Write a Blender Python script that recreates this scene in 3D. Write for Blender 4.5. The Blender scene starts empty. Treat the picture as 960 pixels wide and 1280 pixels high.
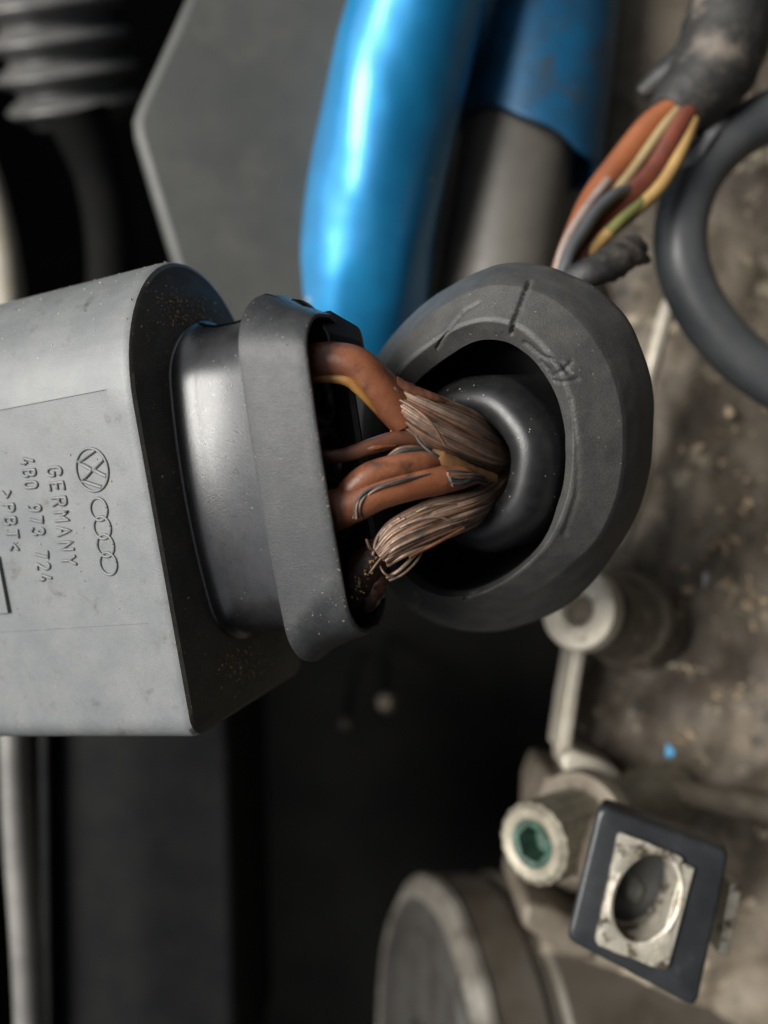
import bpy, bmesh, math, random
import numpy as np
from mathutils import Vector, Matrix
random.seed(7); np.random.seed(7)
SC = bpy.context.scene
COL = SC.collection
SC.unit_settings.system = 'METRIC'
SC.unit_settings.scale_length = 0.01          # one unit is one centimetre
SC.unit_settings.length_unit = 'CENTIMETERS'

# ------------------------------------------------------------------ camera
D = 7.2; S = 0.00615; F = D / S               # distance to the sharp plane, cm per pixel there
cam = bpy.data.cameras.new('camera'); camo = bpy.data.objects.new('camera', cam); COL.objects.link(camo)
camo.location = (0, 0, D)
cam.sensor_fit = 'VERTICAL'; cam.sensor_height = 48; cam.sensor_width = 36
cam.lens = 48 * D / (1280 * S)
cam.clip_start = 0.05; cam.clip_end = 2000
cam.dof.use_dof = True; cam.dof.focus_distance = D + 0.12; cam.dof.aperture_fstop = 0.215
SC.camera = camo

# ------------------------------------------------------------------ daylight
SUN_DIR = Vector((-0.68, 0.16, 0.68)).normalized()     # towards the sun
elev = math.asin(SUN_DIR.z); az = math.atan2(SUN_DIR.x, SUN_DIR.y)
W = bpy.data.worlds.new('World'); SC.world = W; W.use_nodes = True
nt = W.node_tree; nt.nodes.clear()
sky = nt.nodes.new('ShaderNodeTexSky'); sky.sky_type = 'NISHITA'; sky.sun_disc = False
sky.sun_elevation = elev; sky.sun_rotation = az
hs = nt.nodes.new('ShaderNodeHueSaturation'); hs.inputs['Saturation'].default_value = 0.22
bg = nt.nodes.new('ShaderNodeBackground'); bg.inputs['Strength'].default_value = 0.08
wo = nt.nodes.new('ShaderNodeOutputWorld')
nt.links.new(sky.outputs[0], hs.inputs['Color']); nt.links.new(hs.outputs[0], bg.inputs['Color'])
nt.links.new(bg.outputs[0], wo.inputs['Surface'])
sl = bpy.data.lights.new('sun', 'SUN'); so = bpy.data.objects.new('sun', sl); COL.objects.link(so)
sl.energy = 3.3; sl.angle = math.radians(34); sl.color = (1.0, 0.97, 0.92)
so.rotation_euler = SUN_DIR.to_track_quat('Z', 'Y').to_euler(); so.location = SUN_DIR * 60
SC.view_settings.view_transform = 'Standard'; SC.view_settings.look = 'None'
SC.view_settings.exposure = 0.75; SC.view_settings.gamma = 1
SC.render.engine = 'CYCLES'
SC.cycles.max_bounces = 6

# ------------------------------------------------------------------ measuring helpers
CAM = np.array([0, 0, D])
def P(x, y, z):
    """a measured point of the engine bay: x, y as read off the photograph, z its height"""
    k = (D - z) / F
    return np.array([(x - 480) * k, -(y - 640) * k, z])
def onplane(x, y, N, p0):
    r = np.array([(x - 480) / F, -(y - 640) / F, -1.0])
    return CAM + r * (((p0 - CAM) @ N) / (r @ N))
def proj(p):
    d = D - p[2]; return 480 + F * p[0] / d, 640 - F * p[1] / d
def nrm(v):
    v = np.asarray(v, float); return v / np.linalg.norm(v)
def catmull(pts, sub=8, closed=False):
    pts = [np.asarray(p, float) for p in pts]; n = len(pts); out = []
    rng = range(n) if closed else range(n - 1)
    for i in rng:
        if closed: p0, p1, p2, p3 = pts[i-1], pts[i], pts[(i+1) % n], pts[(i+2) % n]
        else: p0, p1, p2, p3 = pts[max(i-1, 0)], pts[i], pts[i+1], pts[min(i+2, n-1)]
        for k in range(sub):
            t = k / sub
            out.append(0.5 * ((2*p1) + (p2-p0)*t + (2*p0-5*p1+4*p2-p3)*t*t + (3*p1-p0-3*p2+p3)*t**3))
    if not closed: out.append(pts[-1])
    return out
def resample(pts, N, closed=True):
    pts = np.array(pts)
    q = np.vstack([pts, pts[:1]]) if closed else pts
    L = np.concatenate([[0], np.cumsum(np.linalg.norm(np.diff(q, axis=0), axis=1))])
    t = np.linspace(0, L[-1], N, endpoint=not closed)
    return np.stack([np.interp(t, L, q[:, k]) for k in range(q.shape[1])], 1)

# ------------------------------------------------------------------ object helpers
def link_mesh(name, verts, faces, mat, parent=None, smooth=True, sharp=None):
    me = bpy.data.meshes.new(name)
    me.from_pydata([tuple(map(float, v)) for v in verts], [], faces)
    bm = bmesh.new(); bm.from_mesh(me); bmesh.ops.recalc_face_normals(bm, faces=bm.faces); bm.to_mesh(me); bm.free()
    me.materials.append(mat)
    if smooth: me.shade_smooth()
    if sharp is not None: me.set_sharp_from_angle(angle=math.radians(sharp))
    o = bpy.data.objects.new(name, me); COL.objects.link(o)
    if parent is not None:
        o.parent = parent; o.matrix_parent_inverse = Matrix.Translation(-parent.location)
    return o
def tag(o, label=None, cat=None, group=None, kind=None):
    if label: o['label'] = label
    if cat: o['category'] = cat
    if group: o['group'] = group
    if kind: o['kind'] = kind
    return o
def thing(name, label, cat, loc, group=None):
    o = bpy.data.objects.new(name, None); o.empty_display_size = 0.2; COL.objects.link(o)
    o.location = tuple(map(float, loc)); return tag(o, label, cat, group)
def bevel(o, w, seg=3, ang=35):
    m = o.modifiers.new('bevel', 'BEVEL'); m.width = w; m.segments = seg; m.limit_method = 'ANGLE'; m.angle_limit = math.radians(ang)
    return o
def subsurf(o, l=1):
    m = o.modifiers.new('sub', 'SUBSURF'); m.levels = l; m.render_levels = l; return o
def loft(rings, cap0=True, cap1=True, wrap=False):
    n = len(rings[0]); V = [v for r in rings for v in r]; Fc = []
    m = len(rings)
    for i in range(m if wrap else m - 1):
        a, b = i * n, ((i + 1) % m) * n
        for k in range(n):
            l = (k + 1) % n; Fc.append((a + k, a + l, b + l, b + k))
    if not wrap:
        if cap0: Fc.append(tuple(range(n)))
        if cap1: Fc.append(tuple(range((m - 1) * n, m * n)))
    return V, Fc
def frames(path):
    path = np.array(path); T = np.gradient(path, axis=0); T /= np.linalg.norm(T, axis=1)[:, None] + 1e-12
    up = np.array([0.13, 0.21, 1.0]); N = np.cross(T[0], up)
    if np.linalg.norm(N) < 0.1: N = np.cross(T[0], [1, 0, 0])
    N = nrm(N); out = []
    for i in range(len(path)):
        N = nrm(N - T[i] * (N @ T[i])); out.append((T[i], N, np.cross(T[i], N)))
    return out
def tube_data(path, rad, seg=16, rough=0.0, flat=1.0, round_end=False):
    fr = frames(path); n = len(path); rings = []
    r_ = np.interp(np.linspace(0, 1, n), np.linspace(0, 1, len(rad)), rad) if hasattr(rad, '__len__') else np.full(n, rad)
    for i in range(n):
        T, N, B = fr[i]; ring = []
        for k in range(seg):
            a = 2 * math.pi * k / seg; rr = r_[i] * (1 + rough * random.uniform(-1, 1))
            ring.append(path[i] + N * (rr * math.cos(a)) + B * (rr * flat * math.sin(a)))
        rings.append(ring)
    if round_end:
        for e, sgn in ((0, -1), (-1, 1)):
            T, N, B = fr[e]; add = []
            for ph in (30, 60, 80):
                c, s = math.cos(math.radians(ph)), math.sin(math.radians(ph)); ring = []
                for k in range(seg):
                    a = 2 * math.pi * k / seg
                    ring.append(path[e] + T * (sgn * r_[e] * s * 0.6) + (N * math.cos(a) + B * math.sin(a) * flat) * r_[e] * c)
                add.append(ring)
            rings = add[::-1] + rings if e == 0 else rings + add
    return loft(rings)
def tube(name, pts, rad, mat, parent=None, seg=16, sub=8, **k):
    V, Fc = tube_data(catmull(pts, sub), rad, seg, **k)
    return link_mesh(name, V, Fc, mat, parent, sharp=60)
def px_path(L): return [P(*q) for q in L]
def lathe(name, prof, c, axis, mat, parent=None, seg=48, sx=1.0, fn=None, sharp=40, cap0=True, cap1=True, up=(0, 1, 0)):
    """prof: list of (radius, height along axis)"""
    ax = nrm(axis); u = nrm(np.cross(up, ax)); v = np.cross(ax, u); rings = []
    for j, (r, h) in enumerate(prof):
        ring = []
        for k in range(seg):
            a = 2 * math.pi * k / seg; rr = r * (fn(j, a) if fn else 1)
            ring.append(np.asarray(c) + ax * h + u * rr * sx * math.cos(a) + v * rr * math.sin(a))
        rings.append(ring)
    V, Fc = loft(rings, cap0, cap1)
    return link_mesh(name, V, Fc, mat, parent, sharp=sharp)
def prism(name, top, bottom, mat, parent=None, bev=0.03, seg=3):
    V, Fc = loft([top, bottom]); o = link_mesh(name, V, Fc, mat, parent, smooth=True, sharp=35)
    if bev: bevel(o, bev, seg)
    return o

# ------------------------------------------------------------------ materials
def material(name, c1, c2=None, scale=6.0, rough=0.5, metal=0.0, bump=0.0, bscale=60.0, dust=None, coat=0.0,
             rvar=0.1, spec=0.5, blot=None, detail=6.0, stretch=None, grain=0.0, gscale=110, stain=None):
    """two-colour mottled surface; dust = (colour, cell scale, share, patch scale); blot = (colour, scale, low, high)"""
    m = bpy.data.materials.new(name); m.use_nodes = True; t = m.node_tree; N = t.nodes; L = t.links
    b = N['Principled BSDF']; tc = N.new('ShaderNodeTexCoord'); vec = tc.outputs['Object']
    if stretch:
        mp = N.new('ShaderNodeMapping'); mp.inputs['Scale'].default_value = stretch; L.new(vec, mp.inputs[0]); vec = mp.outputs[0]
    def noise(s, d=detail, r=0.6):
        n = N.new('ShaderNodeTexNoise'); n.inputs['Scale'].default_value = s; n.inputs['Detail'].default_value = d
        n.inputs['Roughness'].default_value = r; L.new(vec, n.inputs['Vector']); return n.outputs['Fac']
    def ramp(f, lo, hi):
        r = N.new('ShaderNodeMapRange'); r.inputs['From Min'].default_value = lo; r.inputs['From Max'].default_value = hi
        r.interpolation_type = 'SMOOTHSTEP'; L.new(f, r.inputs['Value']); return r.outputs[0]
    def mix(f, a, bb):
        x = N.new('ShaderNodeMix'); x.data_type = 'RGBA'
        L.new(f, x.inputs[0])
        for s, v in ((x.inputs[6], a), (x.inputs[7], bb)):
            if isinstance(v, tuple): s.default_value = (*v, 1)
            else: L.new(v, s)
        return x.outputs[2]
    nf = noise(scale)
    col = mix(ramp(nf, 0.3, 0.7), c1, c2 or c1)
    if blot: col = mix(ramp(noise(blot[1], 8, 0.65), blot[2], blot[3]), col, blot[0])
    if stain: col = mix(ramp(noise(stain[1], 12, 0.78), stain[2], stain[3]), col, stain[0])
    rf = N.new('ShaderNodeMapRange'); rf.inputs['To Min'].default_value = max(0.02, rough - rvar); rf.inputs['To Max'].default_value = min(1, rough + rvar)
    L.new(noise(scale * 2.3), rf.inputs['Value']); rout = rf.outputs[0]
    if dust:
        vo = N.new('ShaderNodeTexVoronoi'); vo.inputs['Scale'].default_value = dust[1]
        dn_ = N.new('ShaderNodeTexNoise'); dn_.inputs['Scale'].default_value = dust[1] * 1.6; L.new(vec, dn_.inputs['Vector'])
        vs_ = N.new('ShaderNodeVectorMath'); vs_.operation = 'SCALE'; vs_.inputs['Scale'].default_value = 1.1 / dust[1]; L.new(dn_.outputs['Color'], vs_.inputs[0])
        va_ = N.new('ShaderNodeVectorMath'); va_.operation = 'ADD'; L.new(vec, va_.inputs[0]); L.new(vs_.outputs[0], va_.inputs[1]); L.new(va_.outputs[0], vo.inputs['Vector'])
        sep = N.new('ShaderNodeSeparateColor'); L.new(vo.outputs['Color'], sep.inputs[0])
        a = N.new('ShaderNodeMath'); a.operation = 'MULTIPLY_ADD'; a.inputs[1].default_value = 0.34; a.inputs[2].default_value = 0.0
        L.new(sep.outputs[0], a.inputs[0])                              # cell radius
        cmp_ = N.new('ShaderNodeMath'); cmp_.operation = 'LESS_THAN'; L.new(vo.outputs['Distance'], cmp_.inputs[0]); L.new(a.outputs[0], cmp_.inputs[1])
        sel = N.new('ShaderNodeMath'); sel.operation = 'LESS_THAN'; L.new(sep.outputs[1], sel.inputs[0])
        pm = N.new('ShaderNodeMath'); pm.operation = 'MULTIPLY'; pm.inputs[1].default_value = dust[2]
        L.new(ramp(noise(dust[3], 3), 0.42, 0.72), pm.inputs[0]); L.new(pm.outputs[0], sel.inputs[1])
        dm = N.new('ShaderNodeMath'); dm.operation = 'MULTIPLY'; L.new(cmp_.outputs[0], dm.inputs[0]); L.new(sel.outputs[0], dm.inputs[1])
        col = mix(dm.outputs[0], col, dust[0])
        rm = N.new('ShaderNodeMath'); rm.operation = 'MAXIMUM'; L.new(rout, rm.inputs[0])
        rs = N.new('ShaderNodeMath'); rs.operation = 'MULTIPLY'; rs.inputs[1].default_value = 0.9; L.new(dm.outputs[0], rs.inputs[0])
        L.new(rs.outputs[0], rm.inputs[1]); rout = rm.outputs[0]
    if grain:
        gm = N.new('ShaderNodeMix'); gm.data_type = 'RGBA'; gm.blend_type = 'MULTIPLY'; gm.inputs[0].default_value = grain
        gn = noise(gscale, 4, 0.75); gr = ramp(gn, 0.36, 0.6); cx = N.new('ShaderNodeCombineColor')
        for i in range(3): L.new(gr, cx.inputs[i])
        L.new(col, gm.inputs[6]); L.new(cx.outputs[0], gm.inputs[7]); col = gm.outputs[2]
    L.new(col, b.inputs['Base Color']); L.new(rout, b.inputs['Roughness'])
    b.inputs['Metallic'].default_value = metal; b.inputs['Specular IOR Level'].default_value = spec
    if coat: b.inputs['Coat Weight'].default_value = coat; b.inputs['Coat Roughness'].default_value = 0.24
    if bump:
        bp = N.new('ShaderNodeBump'); bp.inputs['Strength'].default_value = bump; bp.inputs['Distance'].default_value = 0.02
        L.new(noise(bscale, 5, 0.7), bp.inputs['Height']); L.new(bp.outputs[0], b.inputs['Normal'])
    return m
M = {}
M['plug'] = material('weathered_grey_plastic', (0.135, 0.145, 0.148), (0.18, 0.187, 0.186), 2.2, 0.40, bump=0.16, bscale=90, rvar=0.08, grain=0.22,
                     dust=((0.30, 0.22, 0.13), 42, 0.30, 2.2), blot=((0.075, 0.07, 0.062), 5, 0.55, 0.80), stain=((0.17, 0.125, 0.075), 2.6, 0.60, 0.72))
M['plug_end'] = material('dark_end_plastic', (0.062, 0.058, 0.052), (0.092, 0.085, 0.075), 4, 0.5, bump=0.2, bscale=70, grain=0.4, gscale=70,
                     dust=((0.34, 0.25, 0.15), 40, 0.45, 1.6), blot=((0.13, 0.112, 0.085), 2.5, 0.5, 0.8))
M['plug_dark'] = material('dark_grey_plastic', (0.017, 0.018, 0.019), (0.028, 0.028, 0.030), 5, 0.30, bump=0.14, bscale=60, coat=0.5, grain=0.3, spec=0.9,
                     dust=((0.16, 0.15, 0.13), 46, 0.12, 2.0))
M['collar'] = material('dull_grey_collar_plastic', (0.024, 0.026, 0.028), (0.038, 0.039, 0.040), 6, 0.44, bump=0.2, bscale=90, grain=0.5, gscale=80,
                     dust=((0.2, 0.185, 0.16), 50, 0.2, 2.0), blot=((0.065, 0.064, 0.06), 3.5, 0.55, 0.8))
M['seal'] = material('black_seal_rubber', (0.008, 0.009, 0.010), (0.014, 0.014, 0.015), 8, 0.32, bump=0.1)
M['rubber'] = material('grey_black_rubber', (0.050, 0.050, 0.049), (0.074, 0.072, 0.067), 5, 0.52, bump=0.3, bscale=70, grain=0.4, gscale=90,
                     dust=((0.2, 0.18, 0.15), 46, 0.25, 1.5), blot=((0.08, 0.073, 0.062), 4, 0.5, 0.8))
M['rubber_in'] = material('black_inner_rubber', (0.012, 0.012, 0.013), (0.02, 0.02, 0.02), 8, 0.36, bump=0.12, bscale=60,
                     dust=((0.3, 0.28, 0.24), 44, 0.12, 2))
M['brown'] = material('brown_insulation', (0.20, 0.068, 0.031), (0.27, 0.10, 0.048), 4, 0.38, grain=0.25, bump=0.2, bscale=34, rvar=0.12, blot=((0.085, 0.036, 0.024), 4.5, 0.48, 0.72))
M['brown_dark'] = material('darkened_brown_insulation', (0.115, 0.045, 0.028), (0.17, 0.07, 0.04), 6, 0.4, bump=0.12, bscale=40, blot=((0.05, 0.025, 0.02), 7, 0.5, 0.8))
M['burnt'] = material('burnt_insulation', (0.02, 0.010, 0.007), (0.055, 0.02, 0.012), 9, 0.4, bump=0.5, bscale=24, dust=((0.5, 0.36, 0.22), 26, 0.25, 3))
M['yellow'] = material('yellow_stripe', (0.42, 0.21, 0.05), (0.36, 0.16, 0.04), 8, 0.45)
M['ochre'] = material('ochre_insulation', (0.22, 0.11, 0.04), (0.15, 0.075, 0.035), 9, 0.55, bump=0.2, bscale=30)
M['strand'] = material('tarnished_copper', (0.235, 0.172, 0.132), (0.35, 0.235, 0.17), 9, 0.46, metal=0.35, bump=0.25, bscale=40, blot=((0.055, 0.045, 0.04), 5, 0.5, 0.75))
M['strand_b'] = material('darker_tarnished_copper', (0.13, 0.088, 0.066), (0.26, 0.135, 0.085), 8, 0.5, metal=0.35, bump=0.25, bscale=40)
M['strand_c'] = material('bare_copper', (0.46, 0.19, 0.09), (0.3, 0.14, 0.08), 9, 0.4, metal=0.8)
M['strand_k'] = material('black_oxidised_copper', (0.03, 0.031, 0.03), (0.05, 0.048, 0.045), 9, 0.6, bump=0.2)
M['blue'] = material('blue_metallic_paint', (0.010, 0.26, 0.54), (0.010, 0.19, 0.43), 1.2, 0.44, metal=0.55, bump=0.02, bscale=8, coat=0.8, rvar=0.06,
                     dust=((0.42, 0.38, 0.3), 4.2, 0.30, 0.9))
M['blue_dull'] = material('dull_blue_paint', (0.010, 0.12, 0.26), (0.02, 0.08, 0.16), 2, 0.42, metal=0.35, bump=0.1, bscale=9, blot=((0.06, 0.06, 0.055), 2.2, 0.5, 0.75))
M['pipe_grey'] = material('grey_rubber_pipe', (0.11, 0.10, 0.088), (0.14, 0.13, 0.11), 2, 0.5, bump=0.1, bscale=10)
M['plate'] = material('grey_plate_plastic', (0.036, 0.039, 0.036), (0.054, 0.054, 0.048), 0.9, 0.55, bump=0.05, bscale=14, blot=((0.066, 0.062, 0.052), 1.2, 0.5, 0.8))
M['black'] = material('black_plastic', (0.007, 0.008, 0.008), (0.012, 0.013, 0.012), 2, 0.6, spec=0.1, bump=0.06, bscale=10)
M['floor'] = material('shade_black_floor', (0.003, 0.003, 0.003), (0.006, 0.006, 0.005), 0.6, 0.8, spec=0.12, bump=0.2, bscale=3)  # near-black colour stands in for the shade deep in the bay
M['ribbed'] = material('dark_ribbed_rubber', (0.085, 0.085, 0.083), (0.13, 0.126, 0.12), 1.6, 0.36, bump=0.1, bscale=8)
M['pale'] = material('pale_dirty_metal', (0.13, 0.125, 0.118), (0.20, 0.19, 0.175), 1.5, 0.5, metal=0.2, bump=0.1, bscale=8)
M['beige'] = material('beige_dirty_metal', (0.33, 0.30, 0.25), (0.24, 0.21, 0.16), 1.5, 0.5, bump=0.1)
M['cast'] = material('grimy_cast_aluminium', (0.052, 0.040, 0.029), (0.19, 0.157, 0.115), 0.9, 0.62, metal=0.15, bump=0.8, bscale=7,
                     blot=((0.42, 0.36, 0.26), 1.9, 0.575, 0.66), detail=12, stain=((0.018, 0.015, 0.012), 0.8, 0.52, 0.66), dust=((0.34, 0.3, 0.22), 3.4, 0.25, 0.8))
M['cast_pale'] = material('rubbed_aluminium', (0.62, 0.57, 0.48), (0.48, 0.43, 0.34), 2.2, 0.5, metal=0.35, bump=0.4, bscale=12, blot=((0.14, 0.11, 0.08), 3.2, 0.56, 0.75))
M['cast_mid'] = material('brownish_aluminium', (0.13, 0.108, 0.08), (0.2, 0.17, 0.13), 1.6, 0.55, metal=0.25, bump=0.4, bscale=8, blot=((0.07, 0.055, 0.04), 2.2, 0.5, 0.75))
M['drum'] = material('stained_steel', (0.07, 0.054, 0.038), (0.13, 0.117, 0.096), 0.9, 0.5, metal=0.3, bump=0.15, bscale=7, blot=((0.09, 0.062, 0.04), 1.1, 0.5, 0.75))
M['drum_end'] = material('grey_drum_end', (0.07, 0.067, 0.061), (0.04, 0.037, 0.033), 1.2, 0.5, metal=0.3, bump=0.25, bscale=7)
M['steel'] = material('rubbed_steel_rim', (0.24, 0.225, 0.195), (0.12, 0.105, 0.085), 1.6, 0.46, metal=0.4, bump=0.4, bscale=8, blot=((0.07, 0.055, 0.04), 2.2, 0.5, 0.7))
M['hose'] = material('dull_black_hose', (0.05, 0.054, 0.058), (0.075, 0.077, 0.08), 2, 0.44, bump=0.1, bscale=8)
M['bolt'] = material('aged_zinc', (0.34, 0.31, 0.24), (0.22, 0.20, 0.15), 5, 0.5, metal=0.45, bump=0.4, bscale=16)
M['green'] = material('green_corrosion', (0.03, 0.085, 0.055), (0.012, 0.028, 0.02), 9, 0.55, bump=0.5, bscale=18, blot=((0.10, 0.2, 0.15), 7, 0.55, 0.7))
M['cap'] = material('blue_black_plastic', (0.019, 0.021, 0.023), (0.028, 0.030, 0.032), 3, 0.36, bump=0.08, bscale=20, blot=((0.075, 0.08, 0.085), 3, 0.6, 0.85))
M['frame'] = material('scratched_zinc', (0.58, 0.54, 0.45), (0.42, 0.38, 0.30), 5, 0.42, metal=0.5, bump=0.7, bscale=14, blot=((0.10, 0.08, 0.055), 3.5, 0.52, 0.62))
M['hole'] = material('dark_grey_grease', (0.05, 0.05, 0.043), (0.09, 0.09, 0.08), 5, 0.5, bump=0.5, bscale=10)
M['tape'] = material('dusty_black_tape', (0.014, 0.014, 0.014), (0.032, 0.029, 0.026), 2.5, 0.55, bump=0.5, bscale=8, blot=((0.15, 0.125, 0.10), 1.6, 0.52, 0.75))
M['orange'] = material('orange_brown_insulation', (0.30, 0.10, 0.038), (0.20, 0.065, 0.028), 2, 0.4)
M['tan'] = material('tan_insulation', (0.32, 0.24, 0.12), (0.25, 0.18, 0.09), 3, 0.45)
M['maroon'] = material('maroon_insulation', (0.16, 0.045, 0.025), (0.10, 0.03, 0.02), 3, 0.4)
M['olive'] = material('olive_insulation', (0.16, 0.16, 0.05), (0.10, 0.10, 0.04), 3, 0.45)
M['amber'] = material('amber_insulation', (0.42, 0.27, 0.10), (0.30, 0.18, 0.07), 3, 0.42)
M['white'] = material('off_white_insulation', (0.30, 0.24, 0.21), (0.20, 0.14, 0.12), 3, 0.45)
M['grit'] = material('sandy_grit', (0.58, 0.45, 0.30), (0.34, 0.24, 0.14), 20, 0.7)
M['crumb_blue'] = material('blue_paint_flake', (0.08, 0.35, 0.62), (0.12, 0.42, 0.66), 5, 0.4)
M['crumb_grey'] = material('grey_chip', (0.36, 0.36, 0.37), (0.24, 0.24, 0.25), 4, 0.5)
M['pipe_int'] = material('dark_pipe_interior', (0.012, 0.012, 0.012), (0.02, 0.018, 0.016), 3, 0.6)

# ================================================================== THE SETTING
fl = link_mesh('engine_bay_floor', [(-150, -150, -17), (150, -150, -17), (150, 150, -17), (-150, 150, -17)], [(0, 1, 2, 3)], M['floor'], smooth=False)
tag(fl, 'bottom of the engine bay, coloured black for its deep shade', None, None, 'structure')
# added unseen panels: block the sky right, below and overhead, the sun at left
for nm, lab, vs in (('right_sky_blocker', 'unseen dark panel added at the right to block the sky', [(24, -60, -17), (24, 60, -17), (24, 60, 14), (24, -60, 14)]),
                    ('lower_sky_blocker', 'unseen dark panel added on the lower side to block the sky', [(-60, -30, -17), (24, -30, -17), (24, -30, 12), (-60, -30, 12)]),
                    ('left_sun_blocker', 'unseen dark panel added at the left to shade the bay floor', [(-13, -40, -17), (-13, 60, -17), (-13, 60, -4), (-13, -40, -4)]),
                    ('overhead_sky_blocker', 'unseen dark panel added overhead to block the sky', [(26, -70, 15), (26, 70, 15), (-3, 70, 62), (-3, -70, 62)])):
    o = link_mesh(nm, list(vs) + [(v[0] + 0.6, v[1] - 0.6, v[2] + 0.1) for v in vs], [(0, 1, 2, 3), (4, 5, 6, 7), (0, 1, 5, 4), (1, 2, 6, 5), (2, 3, 7, 6), (3, 0, 4, 7)], M['floor'], smooth=False); tag(o, lab, None, None, 'structure')

# ---- cast engine block along the right side
ROOT = thing('engine_casting', 'grimy brown cast aluminium engine block filling the right side', 'engine block', P(850, 800, -5.5))
edge = [(-140, 735), (60, 735), (180, 715), (300, 742), (400, 778), (520, 760), (640, 742), (800, 716), (940, 700), (985, 690), (1080, 684), (1180, 676), (1420, 640)]
ys = np.linspace(-140, 1420, 190); xe = np.interp(ys, [e[0] for e in edge], [e[1] for e in edge])
from mathutils import noise as mn
V = []; nu = 130
zt = lambda u, y: -5.4 + 1.1 * u ** 1.2 + 0.35 * math.exp(-((y - 900) / 260) ** 2)
for y, x0 in zip(ys, xe):
    for i in range(nu):
        u = (i / (nu - 1)); x = x0 + (1500 - x0) * u ** 1.4
        p = P(x, y, zt(u, y))
        h = mn.fractal(Vector((p[0] * 0.55, p[1] * 0.55, 3.1)), 1.0, 2.0, 5) * 0.22 + mn.noise(Vector((p[0] * 2.6, p[1] * 2.6, 0.4))) * 0.05
        V.append(p + np.array([0, 0, h * min(1, u * 12 + 0.15)]))
ny = len(ys); Fc = [(j * nu + i, j * nu + i + 1, (j + 1) * nu + i + 1, (j + 1) * nu + i) for j in range(ny - 1) for i in range(nu - 1)]
base = len(V)
for j in range(ny):
    p = V[j * nu].copy(); V.append(p + np.array([0.42, 0, -1.6])); V.append(p + np.array([2.7, 0, -11.4]))
for j in range(ny - 1):
    Fc.append((j * nu, (j + 1) * nu, base + 2 * j + 2, base + 2 * j)); Fc.append((base + 2 * j, base + 2 * j + 2, base + 2 * j + 3, base + 2 * j + 1))
link_mesh('block_wall', V, Fc, M['cast'], ROOT)
ax = nrm((-0.62, 0.18, 0.76)); c0 = P(722, 762, -3.5)
lathe('boss', [(0.17, -0.55), (0.17, -0.05), (0.21, 0.0), (0.40, 0.03), (0.455, 0.0), (0.48, -0.08), (0.475, -0.2)], c0, ax, M['cast_pale'], ROOT, seg=48, cap1=False)
lathe('boss_body', [(0.45, -0.12), (0.455, -0.4), (0.50, -0.8), (0.6, -1.8)], c0, ax, M['cast'], ROOT, seg=48)
lathe('boss_thread', [(0.02, -0.16), (0.165, -0.15)], c0, ax, M['pipe_int'], ROOT, seg=32)
lathe('lug', [(0.02, 0.05), (0.35, 0.02), (0.5, -0.1), (0.6, -0.5), (0.7, -1.4)], P(792, 775, -4.1), (-0.1, 0.1, 1), M['cast_mid'], ROOT)
tube('rib', px_path([(845, 352, -4.6), (833, 390, -4.4), (817, 450, -4.3), (808, 500, -4.4), (800, 600, -4.6), (770, 690, -4.6)]), [0.03, 0.09, 0.10, 0.07, 0.13, 0.12], M['cast_pale'], ROOT, rough=0.05)
tube('ledge', px_path([(780, 976, -4.35), (830, 985, -4.3), (900, 1000, -4.3), (1000, 1020, -4.2)]), [0.16, 0.15, 0.16, 0.2], M['cast_mid'], ROOT, rough=0.06)
def slab(L, z, dz): return [P(x, y, z) for x, y in L], [P(x, y, z) - np.array([0, 0, dz]) for x, y in L]
t_, b_ = slab([(718, 806), (733, 808), (724, 866), (713, 944), (697, 942), (706, 880)], -4.25, 0.7)
prism('rib', t_, b_, M['cast_pale'], ROOT, 0.035)
t_, b_ = slab([(703, 944), (720, 939), (748, 949), (772, 963), (781, 976), (768, 985), (735, 976), (704, 964)], -4.0, 0.7)
prism('ledge', t_, b_, M['cast_pale'], ROOT, 0.05)
t_, b_ = slab([(684, 968), (735, 984), (790, 1010), (770, 1090), (720, 1120), (668, 1090), (672, 1000)], -4.3, 1.4)
prism('mounting_pad', t_, b_, M['cast_mid'], ROOT, 0.08)
t_, b_ = slab([(655, 1128), (690, 1135), (745, 1165), (748, 1205), (715, 1200), (652, 1160)], -3.7, 1.8)
prism('foot', t_, b_, M['cast_mid'], ROOT, 0.09)

# ---- brackets and bulk behind the harness, top right
br = thing('bulkhead_bracket', 'blurred khaki metal bracket behind the harness at the top right', 'bracket', P(800, 60, -6))
t_, b_ = slab([(745, -90), (900, -90), (900, 60), (830, 120), (790, 190), (750, 200)], -5.2, 1.2)
prism('bracket_plate', t_, b_, M['cast_mid'], br, 0.2)

# ---- stained drum at the bottom
dr = thing('alternator_drum', 'stained brown metal drum lying below the bolt, its rubbed end facing left', 'drum', P(545, 1350, -6.2))
dax, dc, R_ = nrm((-0.94, 0.05, 0.25)), P(530, 1350, -6.2), 2.75
rip = lambda j, a: 1 + 0.004 * math.sin(9 * a) + 0.003 * math.sin(23 * a + 1)
lathe('drum_barrel', [(R_ - .03, -0.24), (R_ - .03, -0.9), (R_ - .09, -0.95), (R_ - .09, -1.15), (R_ - .02, -1.22), (R_ - .02, -9)], dc, dax, M['drum'], dr, seg=160, fn=rip, cap0=False, up=(0, 0, 1), sharp=30)
lathe('drum_rim', [(R_ - .03, -0.26), (R_, -0.22), (R_ - .02, -0.12), (R_ - .22, 0.02), (R_ - .30, 0.03), (R_ - .33, 0.0)], dc, dax, M['steel'], dr, seg=160, fn=rip, cap0=False, cap1=False, up=(0, 0, 1), sharp=30)
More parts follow.
